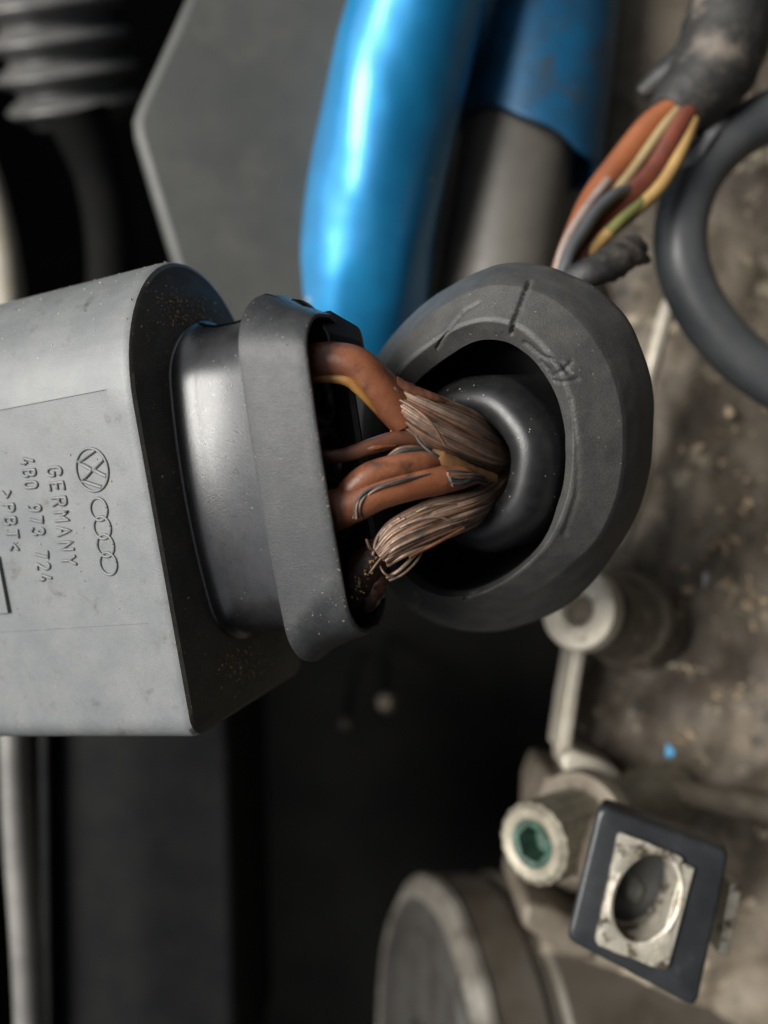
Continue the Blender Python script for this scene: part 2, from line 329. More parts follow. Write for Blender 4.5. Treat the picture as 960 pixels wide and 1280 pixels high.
lathe('drum_end', [(R_ - .32, 0.0), (R_ - .42, -0.06), (R_ - .75, -0.06), (R_ - .82, 0.0), (0.8, 0.04), (0.7, 0.2)], dc, dax, M['drum_end'], dr, seg=160, cap0=False, up=(0, 0, 1), sharp=30)
# ---- left background
pl = thing('grey_cover_plate', 'flat dark grey plastic cover behind the plug, left of the blue pipe', 'cover plate', P(320, 200, -4))
L = [(250, -60), (210, 36), (170, 128), (163, 150), (165, 172), (186, 245), (214, 338), (262, 500), (330, 640), (500, 640), (520, -60)]
t_, b_ = slab(L, -3.7, 0.5); t_ = [p + np.array([0, 0, -0.45 * (p[0] + 2.5) / 4]) for p in t_]; b_ = [p + np.array([0, 0, -0.45 * (p[0] + 2.5) / 4]) for p in b_]
prism('cover_panel', t_, b_, M['plate'], pl, 0.16, 4)

rb = thing('ribbed_boot', 'blurred dark ribbed rubber boot in the top left corner', 'rubber boot', P(90, 60, -7.5))
prof = []; hh = np.linspace(-5, 0.72, 190)
for h in hh:
    prof.append((1.03 + 0.15 * math.cos(2 * math.pi * h / 0.5) - 0.12 * max(0, h), h))
prof += [(0.75, 0.78), (0.3, 0.8)]
lathe('bellows', prof, P(84, 92, -8.6), (0.12, -1, -0.55), M['ribbed'], rb, up=(0, 0, 1))
tube('cable_tail', px_path([(95, 140, -7.6), (125, 220, -8), (140, 330, -8.4), (130, 480, -9)]), [0.5, 0.4, 0.4, 0.4], M['floor'], rb)
tb = tube('beige_pipe', px_path([(-40, 160, -5), (-12, 240, -5), (6, 320, -5), (14, 400, -5.2), (10, 560, -5.6)]), 0.2, M['beige'])
tag(tb, 'beige metal pipe at the left edge above the plug', 'pipe')
gs = tube('grey_rail', px_path([(16, 700, -4.6), (18, 900, -4.6), (24, 1050, -4.6), (33, 1180, -4.6), (42, 1380, -4.6)]), 0.19, M['pale'], flat=1.2)
tag(gs, 'pale grey metal rail running down the left edge below the plug', 'rail')
bx = thing('black_box', 'large matt black plastic box in the dark below the plug', 'box', P(170, 1100, -8))
t_, b_ = slab([(62, 800), (286, 800), (300, 1420), (70, 1420)], -6.4, 4); prism('box_body', t_, b_, M['black'], bx, 0.15)
t_, b_ = slab([(46, 800), (58, 800), (66, 1420), (54, 1420)], -6.1, 4); prism('box_flange', t_, b_, M['black'], bx, 0.04)
for (x, y, z, r) in ((482, 878, -8.5, 0.16), (432, 905, -8.8, 0.12)):
    s_ = thing('deep_screw', 'faint ' + ('larger' if r > 0.14 else 'smaller, lower') + ' copper coloured screw head deep in the dark under the boot', 'screw', P(x, y, z))
    lathe('screw_head', [(0.02, 0.12), (r * 0.7, 0.1), (r, 0.0), (r, -0.2)], P(x, y, z), (-0.3, 0.3, 1), M['cast'], s_, seg=24)
    lathe('shank', [(r * 0.5, -0.2), (r * 0.5, -8.3)], P(x, y, z), (0, 0, 1), M['black'], s_, seg=12)

# ---- blue pipes and the grey one
bp = thing('blue_pipe', 'glossy metallic blue pipe curving down behind the plug', 'pipe', P(440, 500, -5))
tube('pipe_body', px_path([(760, -800, -2.6), (640, -420, -2.9), (560, -140, -3.2), (523, 0, -3.4), (490, 130, -3.6), (468, 250, -3.9), (452, 370, -4.3), (440, 480, -4.8), (425, 640, -5.6)]),
     [0.72, 0.72, 0.72, 0.745, 0.79, 0.80, 0.80, 0.80, 0.80], M['blue'], bp, seg=96, sub=30)
for v in bp.children[0].data.vertices:
    c_ = v.co; v.co = c_ + v.normal * (0.05 * mn.noise(Vector((c_[0] * 1.9, c_[1] * 0.45, c_[2] * 1.5 + 4))) + 0.008 * mn.noise(c_ * 3))
gp = thing('grey_pipe', 'dark grey rubber pipe coming out of the dull blue sleeve', 'pipe', P(610, 420, -6.2))
tube('pipe_body', px_path([(800, -800, -4.4), (710, -400, -4.6), (672, -60, -4.7), (658, 100, -4.7), (634, 260, -4.75), (612, 420, -4.9), (590, 640, -5.3)]), 0.73, M['pipe_grey'], gp, seg=48)
bs = thing('blue_sleeve', 'dull blue sleeve with a torn lower edge, right of the glossy blue pipe', 'sleeve', P(660, 60, -5.6))
path = catmull(px_path([(790, -700, -4.45), (722, -400, -4.6), (692, -140, -4.65), (684, -40, -4.7), (674, 60, -4.7), (660, 185, -4.72)]), 14)
fr = frames(path); rings = []
SEG = 72
def sl_ring(i, r): 
    out = []
    for k in range(SEG):
        a = 2 * math.pi * k / SEG; T, N_, B_ = fr[i]
        out.append(path[i] + N_ * r * math.cos(a) + B_ * r * math.sin(a))
    return np.array(out)
n_ = len(path); outer = [sl_ring(i, 0.95) for i in range(n_)]; inner = [sl_ring(i, 0.87) for i in range(n_)]
for R in (outer, inner):                                       # torn, slanting lower edge
    for i in range(n_ - 10, n_):
        f = (i - (n_ - 11)) / 10
        for k in range(SEG):
            q = R[i][k]; sh = 0.32 * (-(q[0] - path[-1][0])) / 1.05 + 0.045 * math.sin(k * 0.43) * math.sin(k * 0.21 + 1) - 0.05
            R[i][k] = q + fr[-1][0] * (-f * sh)
V, Fc = loft(outer + inner[::-1], False, False); link_mesh('sleeve_body', V, Fc, M['blue_dull'], bs)

# ---- hose on the right
hz = tube('black_hose', px_path([(1060, 110, -3.4), (980, 138, -3.3), (915, 172, -3.2), (868, 226, -3.1), (850, 300, -3.0), (868, 372, -3.0), (915, 436, -3.0), (985, 488, -3.0), (1080, 540, -3.0)]), 0.285, M['hose'], seg=32, sub=14)
tag(hz, 'dull black hose bending in a C across the engine block', 'hose')

# ---- wiring loom, top right
lm = thing('loom_sheath', 'dusty black tape wrapped loom sheath hanging in from the top right corner', 'loom sheath', P(900, 60, -3))
tube('tape_wrap', px_path([(1000, -700, -2.6), (955, -400, -2.9), (935, -160, -3.0), (925, -60, -3.0), (915, 20, -2.95), (892, 85, -2.9), (858, 128, -2.85), (836, 150, -2.8)]), [0.46, 0.46, 0.46, 0.46, 0.47, 0.46, 0.36, 0.27], M['tape'], lm, seg=40, rough=0.02)
tube('sheath_fold', px_path([(800, 118, -3.3), (830, 96, -3.2), (862, 70, -3.1), (880, 30, -3.05)]), [0.08, 0.16, 0.2, 0.22], M['tape'], lm, seg=16, rough=0.08)
for nm, lab, mt, L, r in (
    ('loom_wire', 'thick orange brown wire, outermost left of the loom below the black sheath', 'orange', [(838, 140, -2.7), (812, 158, -2.62), (778, 200, -2.55), (744, 246, -2.4), (724, 290, -2.2), (706, 340, -1.95), (690, 400, -1.7)], 0.14),
    ('loom_wire', 'thin tan wire between the orange and the maroon wire of the loom', 'tan', [(846, 138, -2.6), (826, 164, -2.5), (792, 212, -2.42), (765, 246, -2.35), (735, 290, -2.2), (716, 340, -1.95), (700, 400, -1.7)], 0.055),
    ('loom_wire', 'dark maroon wire in the middle of the loom', 'maroon', [(858, 142, -2.65), (840, 172, -2.55), (812, 218, -2.5), (778, 252, -2.4), (742, 292, -2.25), (720, 340, -1.95), (705, 400, -1.7)], 0.13),
    ('loom_wire', 'olive green wire between the maroon and the amber wire of the loom', 'olive', [(862, 160, -2.6), (846, 203, -2.5), (815, 243, -2.35), (775, 277, -2.12), (742, 312, -2.1), (722, 345, -1.95), (710, 400, -1.7)], 0.06),
    ('loom_wire', 'amber wire on the right side of the loom', 'amber', [(866, 150, -2.6), (852, 186, -2.5), (828, 230, -2.4), (796, 262, -2.25), (756, 296, -2.1), (728, 334, -1.95), (712, 400, -1.7)], 0.07),
    ('loom_wire', 'off white wire showing at the lower left end of the loom', 'white', [(760, 226, -2.35), (738, 254, -2.15), (718, 284, -1.95), (704, 312, -1.8), (694, 350, -1.75), (684, 400, -1.7)], 0.05),
    ('loom_wire', 'black wire crossing over the lower end of the loom', 'hose', [(790, 236, -2.42), (768, 244, -2.2), (746, 264, -2.05), (728, 290, -1.92), (711, 318, -1.75), (700, 360, -1.7), (680, 400, -1.7)], 0.065)):
    tag(tube(nm, px_path(L), r, M[mt], seg=20), lab, 'wire', 'coloured wires of the loom')
st = thing('tape_stub', 'torn stub of black tape beside the wires on top of the rubber boot', 'tape', P(760, 330, -1.9))
tube('tape_roll', px_path([(700, 352, -1.75), (735, 342, -1.6), (768, 327, -1.7), (796, 308, -1.95)]), [0.12, 0.15, 0.17, 0.13], M['tape'], st, seg=18, rough=0.09, flat=0.8)
tube('tape_end', px_path([(752, 316, -1.75), (770, 322, -1.7), (795, 322, -1.8), (812, 326, -1.95)]), [0.06, 0.1, 0.09, 0.02], M['tape'], st, seg=12, rough=0.1)
gw = tube('grey_green_wire', px_path([(905, 150, -3.0), (885, 172, -2.85), (868, 196, -2.85), (850, 215, -3.0)]), [0.05, 0.07, 0.07, 0.05], M['crumb_grey'], seg=14)
tag(gw, 'short pale grey wire end between the sheath and the hose', 'wire')

# ---- bolt with a green socket
bo = thing('socket_bolt', 'aged knurled bolt with a green corroded socket, left of the square cap', 'bolt', P(700, 1055, -3))
bax = nrm((-0.70, 0.04, 0.71)); bc = P(663, 1056, -2.6)
kn = lambda j, a: 1 + (0.016 * math.cos(18 * a) if 2 <= j <= 5 else 0)
lathe('bolt_head', [(0.24, -0.30), (0.25, -0.02), (0.29, 0.0), (0.36, 0.0), (0.425, -0.06), (0.43, -0.85), (0.42, -0.9)], bc, bax, M['bolt'], bo, seg=132, fn=kn, cap0=False, sharp=30)
hx = lambda j, a: 1.0 if j > 3 else 0.87 / max(0.5, math.cos(((a + 0.2) % (math.pi / 3)) - math.pi / 6))
lathe('bolt_socket', [(0.02, -0.34), (0.12, -0.33), (0.16, -0.30), (0.19, -0.03), (0.245, -0.012)], bc, bax, M['green'], bo, seg=72, fn=hx, cap1=False)
lathe('washer', [(0.42, -0.9), (0.60, -0.92), (0.62, -1.0), (0.62, -1.12), (0.3, -1.14)], bc, bax, M['cast_mid'], bo, seg=48)
lathe('shank', [(0.42, -1.1), (0.40, -3.0)], bc, bax, M['bolt'], bo, seg=32)

# ---- square cap with an oval metal sleeve
cp = thing('square_cap', 'square blue black plastic cap with a scratched metal frame and an oval hole', 'cap', P(812, 1130, -2.4))
q0 = P(750, 1006, -1.75); q1 = P(914, 1064, -1.75); q3 = P(709, 1176, -1.75); q2 = P(872, 1262, -1.75)
def rquad(c4, r, n=10):
    out = []; m = len(c4)
    for i in range(m):
        p0, p1, p2 = c4[i-1], c4[i], c4[(i+1) % m]; d0, d1 = nrm(p0 - p1), nrm(p2 - p1)
        for k in range(n + 1):
            t = k / n; a, b, c = p1 + d0 * r, p1, p1 + d1 * r; out.append((1-t)**2 * a + 2*t*(1-t) * b + t*t * c)
    return out
def oval(c, ru, rv, u, v, N): return [c + u * ru * math.cos(2*math.pi*k/N) + v * rv * math.sin(2*math.pi*k/N) for k in range(N)]
def ring_from(c4, r, N, c, u, v):
    """corner-rounded outline sampled by angle about c"""
    o = resample(rquad(c4, r), 600); d = o - c; A = np.arctan2(d @ v, d @ u) % (2 * math.pi); out = []
    for k in range(N):
        t = 2 * math.pi * k / N; i = np.argmin(np.abs((A - t + math.pi) % (2 * math.pi) - math.pi)); out.append(o[i])
    return np.array(out)
Z = np.array([0, 0, 1.0]); NN = 160
hc = P(806, 1121, -1.75); uu = nrm(q1 - q0); vv = np.cross(Z, uu)
dp = np.array([0.10, -0.02, -0.42])
r_out = ring_from([q0, q1, q2, q3], 0.10, NN, hc, uu, vv); r_hole = np.array(oval(hc, 0.34, 0.48, uu, vv, NN))
ctr = r_out.mean(0)
sc = lambda R, s: ctr + (R - ctr) * s
V, Fc = loft([r_hole - Z * 0.4, r_hole, sc(r_out, 0.93), sc(r_out, 0.975) - Z * 0.012, r_out - Z * 0.05, r_out + dp * 0.45, sc(r_out, 0.97) + dp * 0.5, sc(r_out, 0.97) + dp], False, True)
link_mesh('cap_plate', V, Fc, M['cap'], cp, sharp=50)
f4 = [P(773, 1038, -1.75), P(853, 1070, -1.75), P(833, 1212, -1.75), P(743, 1178, -1.75)]
fo = ring_from(f4, 0.06, NN, hc, uu, vv); jag = np.array([1 + 0.007 * math.sin(k * 0.55) + 0.004 * random.uniform(-1, 1) for k in range(NN)])[:, None]
fo = hc + (fo - hc) * jag; vj = np.array([0.93 * 1, ]);
fi = np.array(oval(hc, 0.295, 0.43, uu, vv, NN)); fm = np.array(oval(hc, 0.325, 0.465, uu, vv, NN))
V, Fc = loft([fo - Z * 0.03, fo + Z * 0.045, fm + Z * 0.06, fi + Z * 0.045, fi - Z * 0.9], False, False)
link_mesh('metal_frame', V, Fc, M['frame'], cp, sharp=35)
f4b = [P(853, 1078, -1.73), P(868, 1084, -1.73), P(836, 1206, -1.73), P(820, 1200, -1.73)]
prism('frame_lip', [p + Z * 0.02 for p in f4b], [p - Z * 0.1 for p in f4b], M['frame'], cp, 0.012, 2)
link_mesh('hole_bottom', fi - Z * 0.55, [tuple(range(NN))], M['hole'], cp, smooth=False)
tube('grease_lump', [hc + np.array([0.05, -0.28, -0.5]), hc + np.array([0.0, -0.1, -0.46]), hc + np.array([-0.08, 0.1, -0.5])], [0.06, 0.14, 0.05], M['hole'], cp, rough=0.15, round_end=True)
t4 = [P(914, 1105, -2.2), P(928, 1108, -2.2), P(911, 1196, -2.2), P(898, 1194, -2.2)]
prism('metal_tab', t4, [p - Z * 0.5 for p in t4], M['frame'], cp, 0.02)
tube('stem', [hc - Z * 0.5, hc - Z * 3.2], 0.5, M['cast_mid'], cp, sub=2)

# ================================================================== THE PLUG
A_ = nrm((.906, .098, .411)); W_ = np.array([-.152, .98, .098]); W_ = nrm(W_ - A_ * (A_ @ W_)); N_ = np.cross(A_, W_)
O_ = P(200, 690, 0)
def loc(a, w, n): return O_ + A_ * a + W_ * w + N_ * n
pg = thing('wire_connector', 'dusty grey plastic plug with raised lettering, open dark collar facing the boot', 'connector', loc(-1.5, .4, -1.85))
def sect(w0, w1, n0, n1, rt, rb, rtn=None, n=14):
    """rounded cross-section; top corner radius rt x rtn, bottom rb; returns list of (w, n)"""
    rtn = rtn or rt; out = []
    def arc(cw, cn, rw, rn, a0, a1):
        for k in range(n + 1):
            a = math.radians(a0 + (a1 - a0) * k / n); out.append((cw + rw * math.sin(a), cn + rn * math.cos(a)))
    arc(w1 - rt, n1 - rtn, rt, rtn, 0, 90); arc(w1 - rt, n0 + rtn, rt, rtn, 90, 180)
    arc(w0 + rb, n0 + rb, rb, rb, 180, 270); arc(w0 + rb, n1 - rb, rb, rb, 270, 360)
    return out
def dense(sec, N=220): return resample(np.array(sec), N)
hs_ = dense(sect(-1.53, 2.30, -1.86, 0.0, 1.15, 0.17, 0.92), 260)
cw, cn = 0.385, -0.93
def hsect(sec, a, inset=0.0):
    q = np.array(sec); d = q - np.array([cw, cn]); 
    s = 1 - inset / np.array([1.9, 0.93]); return [loc(a, cw + x * s[0], cn + y * s[1]) for x, y in d]
V, Fc = loft([hsect(hs_, -5.0), hsect(hs_, -0.09), hsect(hs_, -0.05, 0.004), hsect(hs_, -0.018, 0.018), hsect(hs_, 0.0, 0.05)])
hou = link_mesh('housing', V, Fc, M['plug'], pg, sharp=30)
def cutter(a0, a1, w0, w1, dep):
    vs = [loc(a, w, n) for a in (a0, a1) for w in (w0, w1) for n in (-dep, 0.3)]
    o = link_mesh('cut', vs, [(0, 1, 3, 2), (4, 5, 7, 6), (0, 1, 5, 4), (2, 3, 7, 6), (0, 2, 6, 4), (1, 3, 7, 5)], M['plug'], smooth=False)
    return o
cuts = [cutter(-6, -0.235, -0.555, 1.29, 0.018)]
for c in cuts:
    m = hou.modifiers.new('cut', 'BOOLEAN'); m.operation = 'DIFFERENCE'; m.solver = 'EXACT'; m.object = c
bpy.context.view_layer.update()
dg = bpy.context.evaluated_depsgraph_get(); me2 = bpy.data.meshes.new_from_object(hou.evaluated_get(dg))
hou.modifiers.clear(); hou.data = me2; me2.name = 'housing'
for c in cuts: bpy.data.objects.remove(c)
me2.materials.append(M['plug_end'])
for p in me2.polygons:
    if p.normal.dot(Vector(A_)) > 0.5: p.material_index = 1  # faces at the collar end take the darker, browner plastic
me2.shade_smooth(); me2.set_sharp_from_angle(angle=math.radians(28))

# neck between housing and collar
nk = dense(sect(-0.92, 1.77, -1.62, -0.45, 0.50, 0.38), 240); ncw, ncn = 0.42, -1.0
def nsect(a, e=0.0): return [loc(a, ncw + x * (1 + e / 1.4), ncn + y * (1 + e / 0.58) - (0.18 * (abs(x) / 1.38) ** 2.0 if y > 0 else 0)) for x, y in (nk - np.array([ncw, ncn]))]
V, Fc = loft([nsect(-0.05, 0.035), nsect(0.016, 0.035), nsect(0.028, 0.027), nsect(0.034, 0.012), nsect(0.10, -0.022), nsect(0.2, -0.04), nsect(0.35, -0.045), nsect(0.55, -0.03), nsect(0.75, 0.0), nsect(0.95, 0.04)])
nko = link_mesh('neck', V, Fc, M['plug_dark'], pg, sharp=50)
# collar
ca = dense(sect(-1.06, 1.83, -1.50, -0.20, 0.50, 0.36), 240); cb = dense(sect(-0.86, 1.60, -0.96, -0.20, 0.30, 0.30), 240)
cm = np.array([0.385, -0.75])
def bow(p): return p[1] - 0.055 * ((p[0] - 0.385) / 1.3) ** 2 if p[1] > -0.7 else p[1]
def csect(R, a, e=0.0, dent=0.0):
    c = R.mean(0); ext = (R.max(0) - R.min(0)) / 2; out = []
    for p in R:
        q = c + (p - c) * (1 + e / ext); out.append(loc(a, q[0], bow(q)))
    return out
mid = ca * 0.5 + cb * 0.5
V, Fc = loft([csect(ca, 0.90, -0.2), csect(ca, 0.865, -0.03), csect(ca, 0.845, 0.0), csect(ca, 0.85, 0.012), csect(ca, 0.88, 0.016), csect(ca * .75 + cb * .25, 1.0, 0.01), csect(mid, 1.13),
              csect(ca * .25 + cb * .75, 1.27), csect(cb, 1.385), csect(cb, 1.402, -0.012), csect(cb, 1.40, -0.035), csect(cb, 1.36, -0.05), csect(cb * .7 + mid * .3, 1.2, -0.06), csect(mid, 1.0, -0.10)], False, True)
col_ = link_mesh('collar', V, Fc, M['collar'], pg, sharp=40)
# seal plate with cable holes inside the collar
sp = dense(sect(-0.72, 1.46, -0.90, -0.30, 0.24, 0.24), 160)
V, Fc = loft([[loc(1.02, *p) for p in sp], [loc(1.20, *p) for p in sp]]); link_mesh('seal_plate', V, Fc, M['seal'], pg, sharp=40)
for w in (0.98, 0.53, 0.08, -0.38):
    lathe('cable_seal', [(0.15, -0.03), (0.15, 0.03), (0.17, 0.06), (0.215, 0.06), (0.24, 0.03), (0.24, -0.03)], loc(1.22, w, -0.62), A_, M['seal'], pg, seg=40, cap0=True, cap1=False)
# side latch tab visible past the collar's far rim
tb4 = [loc(1.30, 1.62, -0.62), loc(1.30, 1.66, -0.92), loc(1.52, 1.48, -0.98), loc(1.56, 1.33, -0.9), loc(1.42, 1.44, -0.60)]
prism('rim_tab', tb4, [p - W_ * 0.28 - N_ * 0.02 for p in tb4], M['seal'], pg, 0.025)

# ---- raised lettering, stroke by stroke, each glyph on a 0..0.62 x 0..1 box
ARC = lambda cx, cy, rx, ry, a0, a1, n=10: [(cx + rx * math.cos(math.radians(a0 + (a1 - a0) * k / n)), cy + ry * math.sin(math.radians(a0 + (a1 - a0) * k / n))) for k in range(n + 1)]
G = {
 'G': [ARC(.31, .69, .29, .31, 25, 180) + ARC(.31, .31, .29, .31, 180, 360) + [(.6, .46), (.36, .46)]],
 'E': [[(.56, 1), (.04, 1), (.04, 0), (.56, 0)], [(.04, .52), (.48, .52)]],
 'R': [[(.04, 0), (.04, 1), (.34, 1)] + ARC(.34, .75, .24, .25, 90, -90) + [(.04, .5)], [(.32, .5), (.58, 0)]],
 'M': [[(.02, 0), (.04, 1), (.32, .42), (.6, 1), (.62, 0)]],
 'A': [[(.0, 0), (.31, 1), (.62, 0)], [(.1, .32), (.52, .32)]],
 'N': [[(.04, 0), (.04, 1), (.58, 0), (.58, 1)]],
 'Y': [[(.02, 1), (.31, .5), (.6, 1)], [(.31, .5), (.31, 0)]],
 '4': [[(.44, 0), (.44, .46)], [(.36, 1), (.02, .26), (.6, .26)]],
 'B': [[(.04, 0), (.04, 1), (.32, 1)] + ARC(.32, .76, .22, .24, 90, -90) + [(.06, .52)], [(.32, .52)] + ARC(.32, .26, .27, .26, 90, -90) + [(.04, 0)]],
 '0': [ARC(.31, .68, .27, .32, 0, 180) + ARC(.31, .32, .27, .32, 180, 360) + [(.58, .68)]],
 '9': [ARC(.31, .70, .26, .30, -10, 350, 16), [(.57, .7), (.54, .35), (.4, .08), (.14, .0)]],
 '7': [[(.02, 1), (.58, 1), (.22, 0)]],
 '3': [ARC(.29, .75, .25, .25, 160, -90, 12) , ARC(.29, .26, .29, .26, 90, -160, 12)],
 '2': [ARC(.3, .73, .26, .27, 170, -20, 10) + [(.04, 0), (.6, 0)]],
 'P': [[(.04, 0), (.04, 1), (.34, 1)] + ARC(.34, .73, .25, .27, 90, -90) + [(.04, .46)]],
 'T': [[(.0, 1), (.62, 1)], [(.31, 1), (.31, 0)]],
 '>': [[(.06, .86), (.56, .5), (.06, .14)]], '<': [[(.56, .86), (.06, .5), (.56, .14)]], ' ': []}
def stroke_data(lines, rad, seg=8, flat=0.9):
    V, Fc = [], []
    for ln in lines:
        pts = resample(np.array(ln), max(6, int(len(ln) * 2)), closed=False)
        # keep corners: use the original vertices with short extra points
        pts = []
        for i in range(len(ln) - 1):
            for k in range(3): pts.append(ln[i] + (ln[i+1] - ln[i]) * (k / 3))
        pts.append(ln[-1]); pts = [p for i, p in enumerate(pts) if i == 0 or np.linalg.norm(p - pts[i-1]) > 1e-5]
        v, f = tube_data(pts, rad, seg, flat=1.0, round_end=True)
        b = len(V); V += list(v); Fc += [tuple(i + b for i in q) for q in f]
    return V, Fc
def fp(x, y):
    """front-face coordinates (a, w) of a measured point"""
    p = onplane(x, y, N_, O_) - O_; return np.array([p @ A_, p @ W_])
DEP = -0.018
bx4 = [(-5, .10), (-1.66, .10), (-1.66, -.39), (-5, -.39)]
prism('raised_panel', [loc(a, w, 0.016) for a, w in bx4], [loc(a, w, -0.06) for a, w in bx4], M['plug'], pg, 0.006, 2)
def text(s, start, end, cap, name='letter', rad=0.0135):
    """start, end: (a, w) of the baseline's ends"""
    s0, s1 = np.array(start), np.array(end); dirx = (s1 - s0) / np.linalg.norm(s1 - s0); diry = np.array([-dirx[1], dirx[0]])
    if diry[0] < 0: diry = -diry
    adv = np.linalg.norm(s1 - s0) / (len(s) - 0.35); 
    for i, ch in enumerate(s):
        lines = []
        for stq in G[ch]:
            ln = []
            for (x, y) in stq:
                q = s0 + dirx * (adv * i + x * adv * 0.95) + diry * (y * cap); ln.append(loc(q[0], q[1], DEP + 0.004))
            lines.append(ln)
        if lines: link_mesh(name, *stroke_data(lines, rad), M['plug'], pg)
text('GERMANY', fp(57, 585), fp(77, 708), 0.145)
text('4B0 973 724', fp(24, 573), fp(48, 728), 0.135)
text('>PBT<', fp(-1, 614), fp(10, 690), 0.125)
# four linked rings
for (x, y) in ((122, 637), (126.3, 660), (130.3, 682.5), (134, 705)):
    c = fp(x, y); ln = [loc(c[0] + 0.082 * math.cos(t), c[1] + 0.090 * math.sin(t), DEP + 0.004) for t in np.linspace(0, 2 * math.pi, 49)]
    V, Fc = tube_data(ln, 0.012, 8); link_mesh('emblem_ring', V, Fc, M['plug'], pg)
# round emblem: circle with a V above a W
c = fp(113.5, 587.5); R = 0.170
def em(x, y): return loc(c[0] + y * R * 0.92, c[1] - x * R, DEP + 0.004)     # x along the text, y up the text
lines = [[em(math.cos(t), math.sin(t)) for t in np.linspace(0, 2 * math.pi, 61)]]
link_mesh('emblem_circle', *stroke_data(lines, 0.012), M['plug'], pg)
lines = [[em(-.40, .82), em(-.03, .12), em(.03, .12), em(.40, .82)],
         [em(-.86, .40), em(-.44, -.76), em(-.03, -.04), em(.03, -.04), em(.44, -.76), em(.86, .40)]]
link_mesh('round_emblem', *stroke_data(lines, 0.017), M['plug'], pg)

# ================================================================== THE RUBBER BOOT
Bn = nrm((-0.42, -0.30, 0.85)); Bc = P(622, 555, -0.55)
silh = [(474, 441), (520, 388), (569, 354), (608, 336), (640, 329), (675, 332), (703, 341), (740, 358), (767, 381), (786, 406), (798, 433), (810, 468), (816, 508), (815, 550), (811, 590), (800, 632), (782, 668), (758, 707), (727, 741), (700, 761), (672, 775), (640, 786), (608, 790), (576, 788), (545, 779), (512, 760), (486, 733), (468, 695), (456, 640), (452, 570), (456, 495)]
crea = [(484, 452), (520, 408), (562, 375), (604, 357), (650, 357), (692, 373), (730, 405), (760, 450), (776, 500), (781, 550), (777, 600), (765, 640), (745, 676), (715, 706), (680, 733), (640, 753), (600, 762), (560, 760), (520, 745), (492, 715), (475, 670), (466, 610), (464, 550), (468, 495)]
brow = [(500, 462), (534, 432), (569, 410), (604, 400), (640, 405), (668, 424), (694, 456), (710, 495), (717, 545), (714, 600), (702, 645), (682, 682), (654, 710), (620, 733), (585, 746), (548, 745), (516, 730), (494, 700), (482, 660), (477, 610), (477, 550), (484, 500)]
open_ = [(517, 482), (540, 460), (569, 440), (592, 428), (612, 425), (636, 429), (656, 441), (674, 458), (692, 486), (703, 520), (707, 555), (704, 603), (690, 652), (674, 682), (652, 706), (620, 727), (590, 739), (560, 740), (530, 730), (508, 706), (496, 670), (490, 620), (491, 560), (500, 512)]
NB = 640
def pring(L, t):
    p0 = Bc - Bn * t; pts = np.array([onplane(x, y, Bn, p0) for x, y in L]); pts = np.array(catmull(pts, 12, True))
    c = p0; u = nrm(np.cross((0, 1, 0), Bn)); v = np.cross(Bn, u); c2 = pts.mean(0); d = pts - c2
    A = np.arctan2(d @ v, d @ u); r = np.hypot(d @ u, d @ v); o = np.argsort(A); A, r = A[o], r[o]
    t_ = np.linspace(-math.pi, math.pi, NB, endpoint=False)
    rr = np.interp(t_, np.r_[A - 2*math.pi, A, A + 2*math.pi], np.r_[r, r, r])
    return np.array([c2 + u * q * math.cos(k) + v * q * math.sin(k) for k, q in zip(t_, rr)])
Ro, Rc, Rb, Rh = pring(silh, 0.42), pring(crea, 0.0), pring(brow, -0.24), pring(open_, -0.14)
def shr(R, s, t): c = R.mean(0); return c + (R - c) * s - Bn * t
key = [shr(Ro, 0.40, 1.55), shr(Ro, 0.55, 1.25), shr(Ro, 0.86, 0.62), shr(Ro, 0.97, 0.26), shr(Ro, 1.0, 0.06), Ro * 1.0, Ro * .5 + Rc * .5 + (Ro - Ro.mean(0)) * 0.006, Rc * .93 + Ro * .07, Rc * 0.96 + Rb * 0.04, Rb * .12 + Rc * .88, Rb * .5 + Rc * .5, Rb * .92 + Rc * .08, Rb * .9 + Rh * .1, Rh * .5 + Rb * .5, Rh * .93 + Rb * .07, Rh, shr(Rh, 0.995, 0.03), shr(Rh, 1.0, 0.10), shr(Rh, 1.04, 0.45), shr(Rh, 1.02, 0.95), shr(Rh, 0.9, 1.15), shr(Rh, 0.4, 1.2)]
# densify between keys so the cracks can be pressed in
cnt = [3, 3, 3, 3, 3, 8, 8, 3, 4, 10, 10, 3, 6, 6, 3, 3, 3, 4, 4, 4, 3]
rings = []
for i in range(len(key) - 1):
    for k in range(cnt[i]): rings.append(key[i] + (key[i+1] - key[i]) * (k / cnt[i]))
rings.append(key[-1])
V, Fc = loft(rings, False, False); V = np.array(V)
Nr = np.zeros_like(V); q = np.array(Fc); fn = np.cross(V[q[:, 2]] - V[q[:, 0]], V[q[:, 3]] - V[q[:, 1]])
for k in range(4): np.add.at(Nr, q[:, k], fn)
Nr /= np.linalg.norm(Nr, axis=1)[:, None] + 1e-12
cent = Bc - Bn * 0.3
if np.mean(np.sum(Nr[NB*16:NB*40] * (V[NB*16:NB*40] - cent), axis=1)) < 0: Nr = -Nr
px = np.array([proj(v) for v in V])
cracks = [([(662, 352), (655, 368), (648, 388), (641, 403), (639, 418)], 1.8, 0.045), ([(598, 378), (580, 388), (566, 404), (554, 422), (546, 436)], 1.5, 0.02),
          ([(520, 742), (524, 752), (520, 764)], 1.8, 0.04), ([(610, 722), (590, 742), (580, 752)], 1.8, 0.03), ([(655, 428), (678, 446), (700, 452), (712, 466)], 2.2, 0.020),
          ([(676, 452), (688, 464), (684, 474), (700, 478), (722, 474)], 1.9, 0.016), ([(690, 470), (706, 462), (714, 452)], 1.8, 0.014), ([(712, 500), (722, 560), (721, 620), (705, 668)], 3.2, 0.010)]
